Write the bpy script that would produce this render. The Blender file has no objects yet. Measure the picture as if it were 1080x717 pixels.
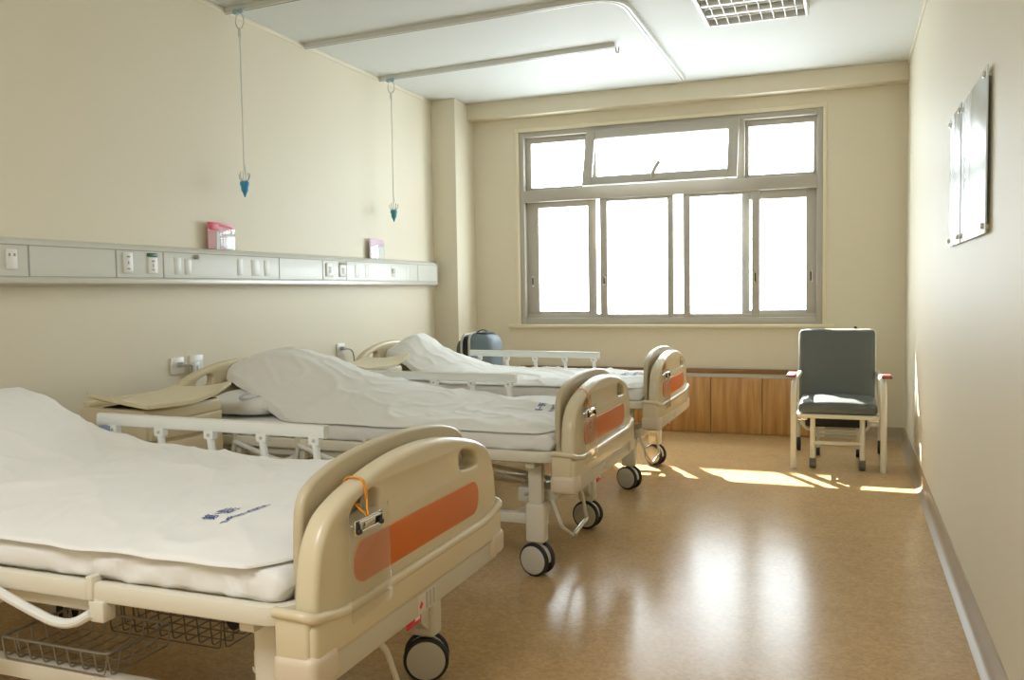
import bpy, bmesh, math, random
from math import sin, cos, pi, radians as R, sqrt
from mathutils import Vector as V, Matrix, noise
from mathutils.geometry import tessellate_polygon
random.seed(4)
C = bpy.context.scene.collection
sc = bpy.context.scene

# ------------------------------------------------------------------ materials
def s2l(c):
    return tuple(((x/12.92) if x <= .04045 else ((x+.055)/1.055)**2.4) for x in c)
def rgb(r, g, b): return s2l((r/255, g/255, b/255)) + (1,)
def mat(name, col, rough=.5, metal=0, spec=.5, coat=0, bump=None, var=0, vscale=6, sheen=0):
    m = bpy.data.materials.new(name); m.use_nodes = True
    n = m.node_tree.nodes; l = m.node_tree.links; b = n['Principled BSDF']
    b.inputs['Base Color'].default_value = col; b.inputs['Roughness'].default_value = rough
    b.inputs['Metallic'].default_value = metal; b.inputs['Specular IOR Level'].default_value = spec
    b.inputs['Coat Weight'].default_value = coat; b.inputs['Sheen Weight'].default_value = sheen
    tc = n.new('ShaderNodeTexCoord')
    if var:
        t = n.new('ShaderNodeTexNoise'); t.inputs['Scale'].default_value = vscale; t.inputs['Detail'].default_value = 4
        l.new(tc.outputs['Object'], t.inputs['Vector'])
        r = n.new('ShaderNodeMixRGB'); r.blend_type = 'MIX'
        r.inputs[1].default_value = tuple(x*(1-var) for x in col[:3]) + (1,)
        r.inputs[2].default_value = tuple(min(1, x*(1+var)) for x in col[:3]) + (1,)
        l.new(t.outputs['Fac'], r.inputs[0]); l.new(r.outputs[0], b.inputs['Base Color'])
    if bump:
        t2 = n.new('ShaderNodeTexNoise'); t2.inputs['Scale'].default_value = bump[0]; t2.inputs['Detail'].default_value = 3
        l.new(tc.outputs['Object'], t2.inputs['Vector'])
        bp = n.new('ShaderNodeBump'); bp.inputs['Strength'].default_value = bump[1]; bp.inputs['Distance'].default_value = bump[2]
        l.new(t2.outputs['Fac'], bp.inputs['Height']); l.new(bp.outputs['Normal'], b.inputs['Normal'])
    return m

M = {}
M['wall'] = mat('cream_wall_paint', (.755, .70, .56, 1), .55, var=.015, vscale=2, bump=(180, .05, .002))
M['wall_r'] = M['wall']
M['ceiling'] = mat('white_ceiling_paint', (.70, .72, .70, 1), .7, var=.01)
M['base'] = mat('tan_baseboard_vinyl', (.40, .32, .215, 1), .42)
M['sill'] = mat('cream_sill', (.80, .73, .55, 1), .3)
M['alu'] = mat('bronze_grey_aluminium', (.47, .44, .385, 1), .38, metal=0)
M['alu_dark'] = mat('dark_rubber_gasket', (.05, .05, .05, 1), .6)
M['black'] = mat('black_plastic', (.015, .015, .016, 1), .45)
M['tyre'] = mat('black_rubber', (.02, .02, .022, 1), .55)
M['caster'] = mat('pale_grey_caster_plastic', (.58, .56, .49, 1), .35)
M['hubcap'] = mat('grey_hubcap_plastic', (.55, .53, .45, 1), .4)
M['abs'] = mat('beige_moulded_plastic', (.66, .575, .40, 1), .27, var=.015)
M['abs_in'] = mat('dull_beige_inner_board', (.53, .46, .315, 1), .4)
M['abs_strip'] = mat('grey_beige_strip', (.56, .52, .41, 1), .4)
M['bumper'] = mat('pinkish_beige_bumper', (.66, .56, .435, 1), .4)
M['orange'] = mat('orange_panel', (.64, .15, .018, 1), .42, var=.04)
M['steel'] = mat('cream_powder_coated_steel', (.70, .665, .56, 1), .3)
M['railw'] = mat('white_grey_rail', (.72, .73, .70, 1), .32)
M['chrome'] = mat('chrome', (.75, .73, .68, 1), .12, metal=1)
M['wire'] = mat('dark_steel_wire', (.16, .14, .11, 1), .4, metal=.6)
M['wire_l'] = mat('grey_steel_wire', (.30, .28, .235, 1), .35, metal=.5)
M['sheet'] = mat('white_cotton', (.77, .77, .755, 1), .9, spec=.15, sheen=.15, bump=(20, .35, .008))
M['quilt'] = mat('white_quilt_cotton', (.81, .81, .795, 1), .9, spec=.15, sheen=.15, bump=(17, .22, .008))
M['ink'] = mat('blue_laundry_ink', (.055, .09, .27, 1), .9)
M['ink_soft'] = mat('faded_blue_stamp_ink', (.25, .29, .42, 1), .9)
M['cab'] = mat('cabinet_beige_plastic', (.60, .51, .335, 1), .4)
M['cab_lid'] = mat('cabinet_lid_plastic', (.66, .58, .38, 1), .3)
M['gap'] = mat('gap_shade', (.05, .035, .03, 1), .8)
M['unit'] = mat('grey_white_trunking', (.66, .665, .61, 1), .3)
M['unit_lip'] = mat('trunking_lip', (.62, .60, .53, 1), .3, metal=.15)
M['white'] = mat('white_plastic', (.82, .82, .80, 1), .35)
M['seam'] = mat('grey_seam', (.36, .35, .31, 1), .6)
M['green'] = mat('green_label', (.01, .12, .05, 1), .4)
M['grey'] = mat('grey_plastic', (.42, .41, .37, 1), .4)
M['red'] = mat('red_card', (.72, .02, .07, 1), .4)
M['pink'] = mat('pink_card', (.80, .42, .47, 1), .4)
M['card'] = mat('white_card', (.86, .84, .82, 1), .5)
M['lilac'] = mat('lilac_card', (.72, .52, .66, 1), .4)
M['blue'] = mat('blue_hook_plastic', (.03, .30, .55, 1), .35)
M['teal'] = mat('teal_hook_plastic', (.06, .27, .34, 1), .35)
M['trolley'] = mat('pale_blue_trolley', (.36, .52, .58, 1), .4)
M['cloth_o'] = mat('orange_ribbon', (.85, .34, .03, 1), .7)
M['vinyl'] = mat('dark_grey_vinyl', (.105, .12, .117, 1), .5, var=.05, bump=(200, .1, .002))
M['vinyl_shade'] = mat('shaded_vinyl', (.02, .02, .022, 1), .6)
M['chairw'] = mat('ivory_enamel_tube', (.70, .68, .57, 1), .3)
M['redpad'] = mat('red_armrest', (.27, .04, .033, 1), .45)
M['caster_dark'] = mat('dark_khaki_caster', (.13, .125, .10, 1), .5)
M['bagb'] = mat('blue_grey_nylon', (.15, .20, .235, 1), .6, bump=(120, .15, .003))
M['bagd'] = mat('dark_grey_nylon', (.085, .095, .09, 1), .7)
M['bagp'] = mat('pale_piping', (.50, .48, .42, 1), .5)
M['louver'] = mat('aluminium_louver', (.72, .72, .70, 1), .3, metal=.25)
M['tube'] = mat('fluorescent_tube_off', (.82, .82, .80, 1), .2)
M['concrete'] = mat('pale_concrete', (.6, .58, .53, 1), .8)
M['stool'] = mat('pale_wood', (.5, .36, .2, 1), .5)

def clear_mat(name, tint=(1, 1, 1, 1), gl=.08, rough=.03, frost=0, base=(.8, .85, .86, 1)):
    m = bpy.data.materials.new(name); m.use_nodes = True
    n = m.node_tree.nodes; l = m.node_tree.links; n.clear()
    o = n.new('ShaderNodeOutputMaterial'); t = n.new('ShaderNodeBsdfTransparent'); t.inputs[0].default_value = tint
    g = n.new('ShaderNodeBsdfGlossy'); g.inputs['Roughness'].default_value = rough
    f = n.new('ShaderNodeFresnel'); f.inputs[0].default_value = 1.45
    ge = n.new('ShaderNodeNewGeometry'); sb = n.new('ShaderNodeMath'); sb.operation = 'SUBTRACT'; sb.inputs[0].default_value = 1
    l.new(ge.outputs['Backfacing'], sb.inputs[1]); mu = n.new('ShaderNodeMath'); mu.operation = 'MULTIPLY'
    l.new(f.outputs[0], mu.inputs[0]); l.new(sb.outputs[0], mu.inputs[1])
    mx = n.new('ShaderNodeMixShader'); l.new(mu.outputs[0], mx.inputs[0])
    if frost:
        d = n.new('ShaderNodeBsdfDiffuse'); d.inputs[0].default_value = base
        m2 = n.new('ShaderNodeMixShader'); m2.inputs[0].default_value = frost
        l.new(t.outputs[0], m2.inputs[1]); l.new(d.outputs[0], m2.inputs[2]); l.new(m2.outputs[0], mx.inputs[1])
    else:
        l.new(t.outputs[0], mx.inputs[1])
    l.new(g.outputs[0], mx.inputs[2]); l.new(mx.outputs[0], o.inputs[0])
    return m
M['glass'] = clear_mat('window_glass', (.97, .985, .98, 1))
M['acrylic'] = clear_mat('clear_acrylic', (.97, .97, .95, 1), frost=.10, base=(.7, .66, .55, 1))
M['board'] = clear_mat('noticeboard_acrylic', (.9, .95, .97, 1), frost=.92, base=(.80, .88, .91, 1), rough=.24)

def floor_mat():
    m = bpy.data.materials.new('speckled_tan_vinyl'); m.use_nodes = True
    n = m.node_tree.nodes; l = m.node_tree.links; b = n['Principled BSDF']
    tc = n.new('ShaderNodeTexCoord')
    v = n.new('ShaderNodeTexVoronoi'); v.inputs['Scale'].default_value = 90; l.new(tc.outputs['Object'], v.inputs['Vector'])
    no = n.new('ShaderNodeTexNoise'); no.inputs['Scale'].default_value = 7; no.inputs['Detail'].default_value = 5; l.new(tc.outputs['Object'], no.inputs['Vector'])
    cr = n.new('ShaderNodeValToRGB'); e = cr.color_ramp.elements
    e[0].position = .0; e[0].color = (.53, .345, .165, 1); e[1].position = 1; e[1].color = (.64, .44, .235, 1)
    sep = n.new('ShaderNodeSeparateColor'); l.new(v.outputs['Color'], sep.inputs[0]); l.new(sep.outputs[0], cr.inputs[0])
    mx = n.new('ShaderNodeMixRGB'); mx.blend_type = 'MULTIPLY'; mx.inputs[0].default_value = .22
    l.new(cr.outputs[0], mx.inputs[1]); l.new(no.outputs['Fac'], mx.inputs[2]); l.new(mx.outputs[0], b.inputs['Base Color'])
    b.inputs['Roughness'].default_value = .2; b.inputs['Specular IOR Level'].default_value = .13
    n2 = n.new('ShaderNodeTexNoise'); n2.inputs['Scale'].default_value = 3.0; n2.inputs['Detail'].default_value = 2; l.new(tc.outputs['Object'], n2.inputs['Vector'])
    bp = n.new('ShaderNodeBump'); bp.inputs['Strength'].default_value = .06; bp.inputs['Distance'].default_value = .01
    l.new(n2.outputs['Fac'], bp.inputs['Height']); l.new(bp.outputs['Normal'], b.inputs['Normal'])
    return m
M['floor'] = floor_mat()

def wood_mat(name, c0, c1, scale=(9, 9, .6)):
    m = bpy.data.materials.new(name); m.use_nodes = True
    n = m.node_tree.nodes; l = m.node_tree.links; b = n['Principled BSDF']
    tc = n.new('ShaderNodeTexCoord'); mp = n.new('ShaderNodeMapping'); mp.inputs['Scale'].default_value = scale
    l.new(tc.outputs['Object'], mp.inputs['Vector'])
    t = n.new('ShaderNodeTexNoise'); t.inputs['Scale'].default_value = 3; t.inputs['Detail'].default_value = 6; t.inputs['Distortion'].default_value = .4
    l.new(mp.outputs[0], t.inputs['Vector'])
    cr = n.new('ShaderNodeValToRGB'); e = cr.color_ramp.elements
    e[0].position = .32; e[0].color = c0; e[1].position = .68; e[1].color = c1
    l.new(t.outputs['Fac'], cr.inputs[0]); l.new(cr.outputs[0], b.inputs['Base Color'])
    b.inputs['Roughness'].default_value = .35
    return m
M['wood'] = wood_mat('honey_wood_veneer', (.42, .20, .055, 1), (.66, .37, .13, 1))
M['wood_d'] = wood_mat('brown_wood_edge', (.20, .095, .03, 1), (.30, .15, .05, 1), (.6, 9, 9))

# ------------------------------------------------------------------ mesh builder
class MB:
    def __init__(s): s.bm = bmesh.new(); s.mi = 0
    def _mark(s, fs):
        for f in fs: f.material_index = s.mi
    def box(s, x0, x1, y0, y1, z0, z1, bev=0, seg=2, mtx=None):
        r = bmesh.ops.create_cube(s.bm, size=1)
        vs = r['verts']
        for v in vs:
            v.co = V(((x0+x1)/2 + v.co.x*(x1-x0), (y0+y1)/2 + v.co.y*(y1-y0), (z0+z1)/2 + v.co.z*(z1-z0)))
        es = list({e for v in vs for e in v.link_edges}); fs = {f for v in vs for f in v.link_faces}
        if bev > 0:
            rb = bmesh.ops.bevel(s.bm, geom=es, offset=min(bev, .49*min(abs(x1-x0), abs(y1-y0), abs(z1-z0))), segments=seg, affect='EDGES', profile=.5)
            fs = {f for f in fs if f.is_valid} | set(rb['faces']); vs = list({v for f in fs for v in f.verts})
        s._mark(fs)
        if mtx is not None:
            for v in vs: v.co = mtx @ v.co
        return s
    def tube(s, pts, r, seg=10, fillet=0, closed=False, cap=True, flat=None, fs=5):
        P = [V(p) for p in pts]
        if fillet > 0:
            Q = []; n = len(P)
            for i, p in enumerate(P):
                if not closed and i in (0, n-1): Q.append(p); continue
                a = P[i-1]; b = P[(i+1) % n]
                da = (a-p); db = (b-p); d = min(fillet, da.length*.49, db.length*.49)
                pa = p+da.normalized()*d; pb = p+db.normalized()*d
                for k in range(fs+1):
                    t = k/fs; Q.append(pa*(1-t)**2 + p*2*t*(1-t) + pb*t*t)
            P = Q
        n = len(P); rings = []
        up = None
        for i in range(n):
            if closed: t = (P[(i+1) % n]-P[i-1])
            else: t = P[min(i+1, n-1)]-P[max(i-1, 0)]
            t = t.normalized() if t.length > 1e-9 else V((0, 0, 1))
            if up is None:
                up = V((0, 0, 1)) if abs(t.z) < .9 else V((1, 0, 0))
            u = (up - t*up.dot(t)); u = u.normalized() if u.length > 1e-6 else t.orthogonal().normalized()
            w = t.cross(u); up = u
            ring = []
            rr = r[i] if isinstance(r, (list, tuple)) else r
            for k in range(seg):
                a = 2*pi*k/seg + (pi/seg if flat else 0)
                ca, sa = cos(a), sin(a)
                if flat:
                    hx, hz, ex = flat
                    q = u*hz*math.copysign(abs(ca)**ex, ca) + w*hx*math.copysign(abs(sa)**ex, sa)
                else: q = u*ca*rr + w*sa*rr
                ring.append(s.bm.verts.new(P[i]+q))
            rings.append(ring)
        fs_ = []
        m = n if closed else n-1
        for i in range(m):
            A, B = rings[i], rings[(i+1) % n]
            for k in range(seg):
                fs_.append(s.bm.faces.new((A[k], A[(k+1) % seg], B[(k+1) % seg], B[k])))
        if not closed and cap:
            fs_.append(s.bm.faces.new(rings[0][::-1])); fs_.append(s.bm.faces.new(rings[-1]))
        s._mark(fs_); return s
    def lathe(s, prof, org, axis, seg=28):
        org = V(org); ax = V(axis).normalized(); u = ax.orthogonal().normalized(); w = ax.cross(u); rings = []
        for (r, h) in prof:
            rings.append([s.bm.verts.new(org+ax*h+(u*cos(2*pi*k/seg)+w*sin(2*pi*k/seg))*max(r, 1e-4)) for k in range(seg)])
        fs_ = []
        for A, B in zip(rings, rings[1:]):
            for k in range(seg): fs_.append(s.bm.faces.new((A[k], A[(k+1) % seg], B[(k+1) % seg], B[k])))
        fs_.append(s.bm.faces.new(rings[0][::-1])); fs_.append(s.bm.faces.new(rings[-1]))
        s._mark(fs_); return s
    def plate(s, outer, thick, fn, holes=(), bevel=0, res=3, hole_bev=.5):
        """outer / holes: 2D loops; extruded; fn maps (a, b, depth) to 3D"""
        def area(lp): return sum(p[0]*q[1]-q[0]*p[1] for p, q in zip(lp, lp[1:]+lp[:1]))/2
        def clean(lp):
            o = []
            for p in lp:
                if not o or (p[0]-o[-1][0])**2+(p[1]-o[-1][1])**2 > 1e-10: o.append(tuple(p[:2]))
            if (o[0][0]-o[-1][0])**2+(o[0][1]-o[-1][1])**2 < 1e-10: o.pop()
            return o
        def off(lp, d):     # positive d shrinks a counter-clockwise loop
            out = []; n = len(lp)
            for i in range(n):
                a, b, c = V(lp[i-1]), V(lp[i]), V(lp[(i+1) % n])
                e1 = (b-a).normalized(); e2 = (c-b).normalized()
                n1 = V((-e1.y, e1.x)); n2 = V((-e2.y, e2.x)); m = (n1+n2)
                m = m.normalized() if m.length > 1e-6 else n1
                k = d/max(.5, m.dot(n1)); out.append((b.x+m.x*k, b.y+m.y*k))
            return out
        loops = []
        for i, lp in enumerate([outer]+list(holes)):
            lp = clean(lp)
            if (area(lp) > 0) != (i == 0): lp = lp[::-1]
            loops.append(lp)
        prof = [(bevel*(1-sin(pi/2*k/res)), thick/2-bevel*(1-cos(pi/2*k/res))) for k in range(res+1)] if bevel > 0 else [(0, thick/2)]
        # front cap first (inset = bevel), running to the rim, then the back
        prof = [(ins, dd) for ins, dd in prof]
        stations = prof+[(ins, -dd) for ins, dd in prof[::-1]]
        fs_ = []; caps = [[], []]
        for li, lp in enumerate(loops):
            hs = 1 if li == 0 else hole_bev
            rings = [[s.bm.verts.new(fn(q[0], q[1], dd)) for q in (off(lp, ins*hs) if ins else lp)] for ins, dd in stations]
            n = len(lp)
            for A, B in zip(rings, rings[1:]):
                for k in range(n): fs_.append(s.bm.faces.new((A[k], A[(k+1) % n], B[(k+1) % n], B[k])))
            caps[0].append((rings[0], off(lp, bevel*hs) if bevel else lp)); caps[1].append((rings[-1], off(lp, bevel*hs) if bevel else lp))
        for cap in caps:
            flat = [v for r, _ in cap for v in r]
            for t in tessellate_polygon([[V((q[0], q[1], 0)) for q in lp] for _, lp in cap]):
                try: fs_.append(s.bm.faces.new([flat[i] for i in t]))
                except ValueError: pass
        s._mark(fs_)
        return s
    def grid(s, nu, nv, fn, closed_v=False):
        vs = [[s.bm.verts.new(fn(i/(nu-1), j/((nv-1) if not closed_v else nv))) for j in range(nv)] for i in range(nu)]
        fs_ = []
        for i in range(nu-1):
            for j in range(nv if closed_v else nv-1):
                fs_.append(s.bm.faces.new((vs[i][j], vs[i+1][j], vs[i+1][(j+1) % nv], vs[i][(j+1) % nv])))
        s._mark(fs_); return vs
    def text(s, body, size, fn, cuts=2):
        cu = bpy.data.curves.new('t', 'FONT'); cu.body = body; cu.size = size; cu.align_x = 'CENTER'; cu.offset = .0007
        o = bpy.data.objects.new('t', cu); C.objects.link(o)
        dg = bpy.context.evaluated_depsgraph_get(); me = bpy.data.meshes.new_from_object(o.evaluated_get(dg))
        bpy.data.objects.remove(o); bpy.data.curves.remove(cu)
        vs = [s.bm.verts.new(fn(v.co.x, v.co.y)) for v in me.vertices]; fs_ = []
        for p in me.polygons:
            try: fs_.append(s.bm.faces.new([vs[i] for i in p.vertices]))
            except ValueError: pass
        bpy.data.meshes.remove(me); s._mark(fs_); return s
    def build(s, name, m, parent=None, org=(0, 0, 0), ang=35, smooth=True, loc=None, label=None):
        org = V(org)
        for v in s.bm.verts: v.co -= org
        bmesh.ops.recalc_face_normals(s.bm, faces=s.bm.faces)
        me = bpy.data.meshes.new(name); s.bm.to_mesh(me); s.bm.free()
        for mm in (m if isinstance(m, (list, tuple)) else [m]): me.materials.append(mm)
        if smooth:
            for p in me.polygons: p.use_smooth = True
            me.set_sharp_from_angle(angle=R(ang))
        o = bpy.data.objects.new(name, me); C.objects.link(o)
        if parent is not None:
            o.parent = parent
            if loc is not None: o.location = loc
        else: o.location = org
        if label: o['label'] = label
        return o

def tag(o, label, cat, group=None, kind=None):
    o['label'] = label; o['category'] = cat
    if group: o['group'] = group
    if kind: o['kind'] = kind
    return o
def thing(name, label, cat, loc, group=None):
    o = bpy.data.objects.new(name, None); C.objects.link(o); o.location = loc; o.empty_display_size = .05
    return tag(o, label, cat, group)
def struct(o): o['kind'] = 'structure'; return o
def copy_tree(o, parent=None):
    c = o.copy(); C.objects.link(c)
    if parent is not None: c.parent = parent
    for ch in list(o.children): copy_tree(ch, c)
    return c
def smooth_loop(pts, n=4):
    out = []; L = len(pts)
    for i in range(L):
        p0, p1, p2, p3 = (V(pts[(i+k) % L]+(0,)) for k in (-1, 0, 1, 2))
        for k in range(n):
            t = k/n
            q = .5*((2*p1)+(p2-p0)*t+(2*p0-5*p1+4*p2-p3)*t*t+(-p0+3*p1-3*p2+p3)*t**3)
            out.append((q.x, q.y))
    return out
def smooth_open(pts, n=4):
    out = []; L = len(pts)
    for i in range(L-1):
        p0, p1, p2, p3 = (V(pts[max(0, min(L-1, i+k))]+(0,)) for k in (-1, 0, 1, 2))
        for k in range(n):
            t = k/n
            q = .5*((2*p1)+(p2-p0)*t+(2*p0-5*p1+4*p2-p3)*t*t+(-p0+3*p1-3*p2+p3)*t**3)
            out.append((q.x, q.y))
    return out+[pts[-1]]
def rrect(a0, a1, b0, b1, r, n=6):
    out = []
    for cx, cy, s in ((a1-r, b1-r, 0), (a0+r, b1-r, 90), (a0+r, b0+r, 180), (a1-r, b0+r, 270)):
        for k in range(n+1):
            t = R(s+90*k/n); out.append((cx+r*cos(t), cy+r*sin(t)))
    return out
def interp(x, T):
    if x <= T[0][0]: return T[0][1]
    for (a, va), (b, vb) in zip(T, T[1:]):
        if x <= b:
            t = (x-a)/(b-a); t = t*t*(3-2*t) if True else t
            return va+(vb-va)*t
    return T[-1][1]
def cubic(x, T):
    """monotone-ish cubic through table"""
    n = len(T)
    if x <= T[0][0]: return T[0][1]
    if x >= T[-1][0]: return T[-1][1]
    for i in range(n-1):
        if x <= T[i+1][0]:
            x0, y0 = T[i]; x1, y1 = T[i+1]; h = x1-x0; t = (x-x0)/h
            m0 = (T[i+1][1]-T[i-1][1])/(T[i+1][0]-T[i-1][0]) if i > 0 else (y1-y0)/h
            m1 = (T[i+2][1]-y0)/(T[i+2][0]-x0) if i+2 < n else (y1-y0)/h
            return (2*t**3-3*t*t+1)*y0+(t**3-2*t*t+t)*h*m0+(-2*t**3+3*t*t)*y1+(t**3-t*t)*h*m1

# ------------------------------------------------------------------ room
XL, XR, YW, YR, H = -3.378, .43, 7.315, -1.6, 2.863
WX0, WX1, WZ0, WZ1 = -2.722, -.172, .903, 2.600
T = .09
def wallbox(name, *a, m='wall', bev=0): return struct(MB().box(*a, bev).build(name, M[m]))
wallbox('floor', XL-T, XR+T, YR-T, YW+T, -.12, 0, m='floor')
wallbox('ceiling', XL-T, XR+T, YR-T, YW+T, H, H+.12, m='ceiling')
wallbox('wall_left', XL-T, XL, YR-T, YW+T, 0, H)
wallbox('wall_right', XR, XR+T, YR-T, YW+T, 0, H)
b = MB()
b.box(XL, WX0, YW, YW+T, 0, H); b.box(WX1, XR, YW, YW+T, 0, H)
b.box(WX0, WX1, YW, YW+T, 0, WZ0); b.box(WX0, WX1, YW, YW+T, WZ1, H)
struct(b.build('wall_back', M['wall']))
wallbox('wall_front', XL, XR, YR-T, YR, 0, H)
# column in the window corner, beam over the window, pilaster in the right corner
struct(MB().box(XL, -3.150, 6.905, YW, 0, H, .004).build('trim_1', M['wall']))
struct(MB().box(-3.150, XR, 7.172, YW, 2.724, H, .004).build('trim_2', M['wall']))
struct(MB().box(XL, XL+.012, YR, 6.905, H-.03, H, .004).build('trim_3', M['wall']))
struct(MB().box(XR-.012, XR, YR, 7.172, H-.03, H, .004).build('trim_4', M['wall']))
# sill and casing
struct(MB().box(-2.83, -.082, 7.275, YW+.06, .872, .900, .006).build('trim_5', M['sill']))
b = MB(); b.box(WX0-.035, WX0, 7.300, YW, .900, WZ1+.035, .006); b.box(WX1, WX1+.028, 7.300, YW, .900, WZ1+.035, .006); b.box(WX0-.035, WX1+.028, 7.298, YW, WZ1, WZ1+.035, .006)
struct(b.build('trim_6', M['sill']))
# coved baseboards
def cove(name, p0, p1, inward):
    b = MB(); d = (V(p1)-V(p0)); nrm = V(inward)
    prof = [(0, .10), (.006, .10), (.008, .095), (.008, .04), (.012, .022), (.022, .009), (.04, .001), (.04, 0), (0, 0)]
    A = [b.bm.verts.new(V(p0)+nrm*q[0]+V((0, 0, q[1]))) for q in prof]; Bv = [b.bm.verts.new(V(p1)+nrm*q[0]+V((0, 0, q[1]))) for q in prof]
    for i in range(len(prof)-1): b.bm.faces.new((A[i], A[i+1], Bv[i+1], Bv[i]))
    b.bm.faces.new(A); b.bm.faces.new(Bv[::-1])
    return struct(b.build(name, M['base']))
cove('baseboard_right', (XR, YR, 0), (XR, YW, 0), (-1, 0, 0))
cove('baseboard_left', (XL, YR, 0), (XL, 6.905, 0), (1, 0, 0))
cove('baseboard_back', (-.15, YW, 0), (XR, YW, 0), (0, -1, 0))

# ------------------------------------------------------------------ window
win = bpy.data.objects.new('window_1', None); C.objects.link(win); win.location = (-1.45, 7.35, .9); win['kind'] = 'structure'
WO = (-1.45, 7.35, .9)
def wpart(mb, name, m, parent=None, label=None): return mb.build(name, M[m], parent or win, WO, label=label)
YF = 7.322
b = MB()
b.box(WX0, WX0+.045, YF, YF+.10, WZ0, WZ1, .004); b.box(WX1-.045, WX1, YF, YF+.10, WZ0, WZ1, .004)
b.box(WX0+.045, WX1-.045, YF, YF+.10, WZ1-.045, WZ1, .004); b.box(WX0+.045, WX1-.045, YF, YF+.10, WZ0, WZ0+.055, .004)
b.box(WX0+.045, WX1-.045, YF+.046, YF+.062, WZ0+.05, WZ0+.088, .002)
wpart(b, 'outer_frame', 'alu')
wpart(MB().box(WX0+.045, WX1-.045, YF-.004, YF+.10, 1.985, 2.085, .004), 'transom', 'alu')
for x in (-2.072, -.800):
    wpart(MB().box(x-.028, x+.028, YF-.002, YF+.10, 2.085, WZ1-.045, .004), 'mullion', 'alu')
def sash(x0, x1, z0, z1, y, name, sl, sr=None, rb=.05, rt=.05, latch=None):
    sr = sr or sl; b = MB(); d = .028
    b.box(x0, x0+sl, y, y+d, z0, z1, .003); b.box(x1-sr, x1, y, y+d, z0, z1, .003)
    b.box(x0+sl, x1-sr, y+.001, y+d-.001, z0, z0+rb, .003); b.box(x0+sl, x1-sr, y+.001, y+d-.001, z1-rt, z1, .003)
    o = wpart(b, name, 'alu')
    wpart(MB().box(x0+sl-.004, x1-sr+.004, y+d/2-.002, y+d/2+.002, z0+rb-.004, z1-rt+.004), 'glass_pane', 'glass', o)
    if latch is not None:
        lb = MB(); lb.box(latch-.011, latch+.011, y-.005, y+.001, 1.235, 1.335, .004)
        wpart(lb, 'latch', 'chrome', o); lb = MB(); lb.box(latch-.006, latch+.006, y-.009, y-.004, 1.25, 1.32, .002)
        wpart(lb, 'latch_slot', 'black', o)
    return o
ZB, ZT = WZ0+.055, 1.985
sash(WX0+.04, -2.035, ZB-.008, ZT+.005, YF+.062, 'sliding_sash', .115, .075, .065, .055, latch=-2.625)
sash(-.800, WX1-.04, ZB-.008, ZT+.005, YF+.062, 'sliding_sash', .06, .088, .065, .075, latch=-.262)
sash(-1.990, -1.355, ZB-.004, ZT+.005, YF+.018, 'sliding_sash', .062, .050, .03, .03, latch=-1.955)
sash(-1.272, -.655, ZB-.004, ZT+.005, YF+.018, 'sliding_sash', .056, .062, .03, .03, latch=-.688)
# fixed upper side lights
for x0, x1 in ((WX0+.045, -2.100), (-.772, WX1-.045)):
    sash(x0, x1, 2.085, WZ1-.045, YF+.055, 'fixed_light', .05 if x0 < -2 else .03, .03, .03, .05)
wpart(MB().box(-2.044, -.828, YF+.01, YF+.06, 2.085, 2.115, .003).box(-2.044, -2.015, YF+.01, YF+.06, 2.15, 2.555, .003).box(-.857, -.828, YF+.01, YF+.06, 2.15, 2.555, .003), 'vent_frame', 'alu')
# top-hung vent swung inwards
aw = MB(); L = .512; x0, x1 = -2.092, -.812
aw.box(x0, x0+.080, -.02, .018, -L, 0, .004); aw.box(x1-.080, x1, -.02, .018, -L, 0, .004)
aw.box(x0+.080, x1-.080, -.019, .017, -L, -L+.075, .004); aw.box(x0+.080, x1-.080, -.019, .017, -.085, 0, .004)
mt = Matrix.Translation((0, YF-.005, 2.565)) @ Matrix.Rotation(R(-18), 4, 'X')
for v in aw.bm.verts: v.co = mt @ v.co
awo = wpart(aw, 'vent_sash', 'alu', label='top vent sash swung open into the room')
g = MB().box(x0+.076, x1-.076, -.003, .001, -L+.071, -.081)
for v in g.bm.verts: v.co = mt @ v.co
wpart(g, 'glass_pane', 'glass', awo)
h = MB(); hx = -1.465
h.box(hx-.095, hx+.095, -.032, -.018, -L+.012, -L+.042, .006, 3)
h.tube([(hx-.02, -.03, -L+.03), (hx-.018, -.05, -L+.06), (hx, -.055, -L+.10), (hx+.03, -.06, -L+.155)], .016, 8, fillet=.03)
for v in h.bm.verts: v.co = mt @ v.co
wpart(h, 'vent_handle', 'alu', awo)
# unseen slabs outside the window, added to shape the sun patches
struct(MB().box(-5.5, 2.5, YW+T, 8.13, 2.78, 2.92, .01).build('sun_block_near', M['concrete']))
struct(MB().box(-5.5, 2.5, 9.50, 10.3, 3.60, 3.75, .01).build('sun_block_far', M['concrete']))

# ------------------------------------------------------------------ radiator cover below window
rc = thing('radiator_cover', 'honey wood panelled cover along the wall below the window', 'radiator cover', (-1.45, 7.29, 0))
O = (-1.45, 7.29, 0)
MB().box(-2.72, -.19, 7.27, YW-.002, .498, .535, .004).build('top_ledge', M['wood_d'], rc, O, label='dark brown wooden ledge')
MB().box(-2.71, -.2, 7.292, YW-.002, .462, .498, .002).build('vent_strip', M['unit'], rc, O, label='pale grey vent strip')
xs = [-2.70, -2.28, -1.865, -1.452, -1.04, -.628, -.215]
for a, c in zip(xs, xs[1:]):
    MB().box(a+.003, c-.003, 7.280, YW-.002, .004, .462, .003).build('door', M['wood'], rc, O)

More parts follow.
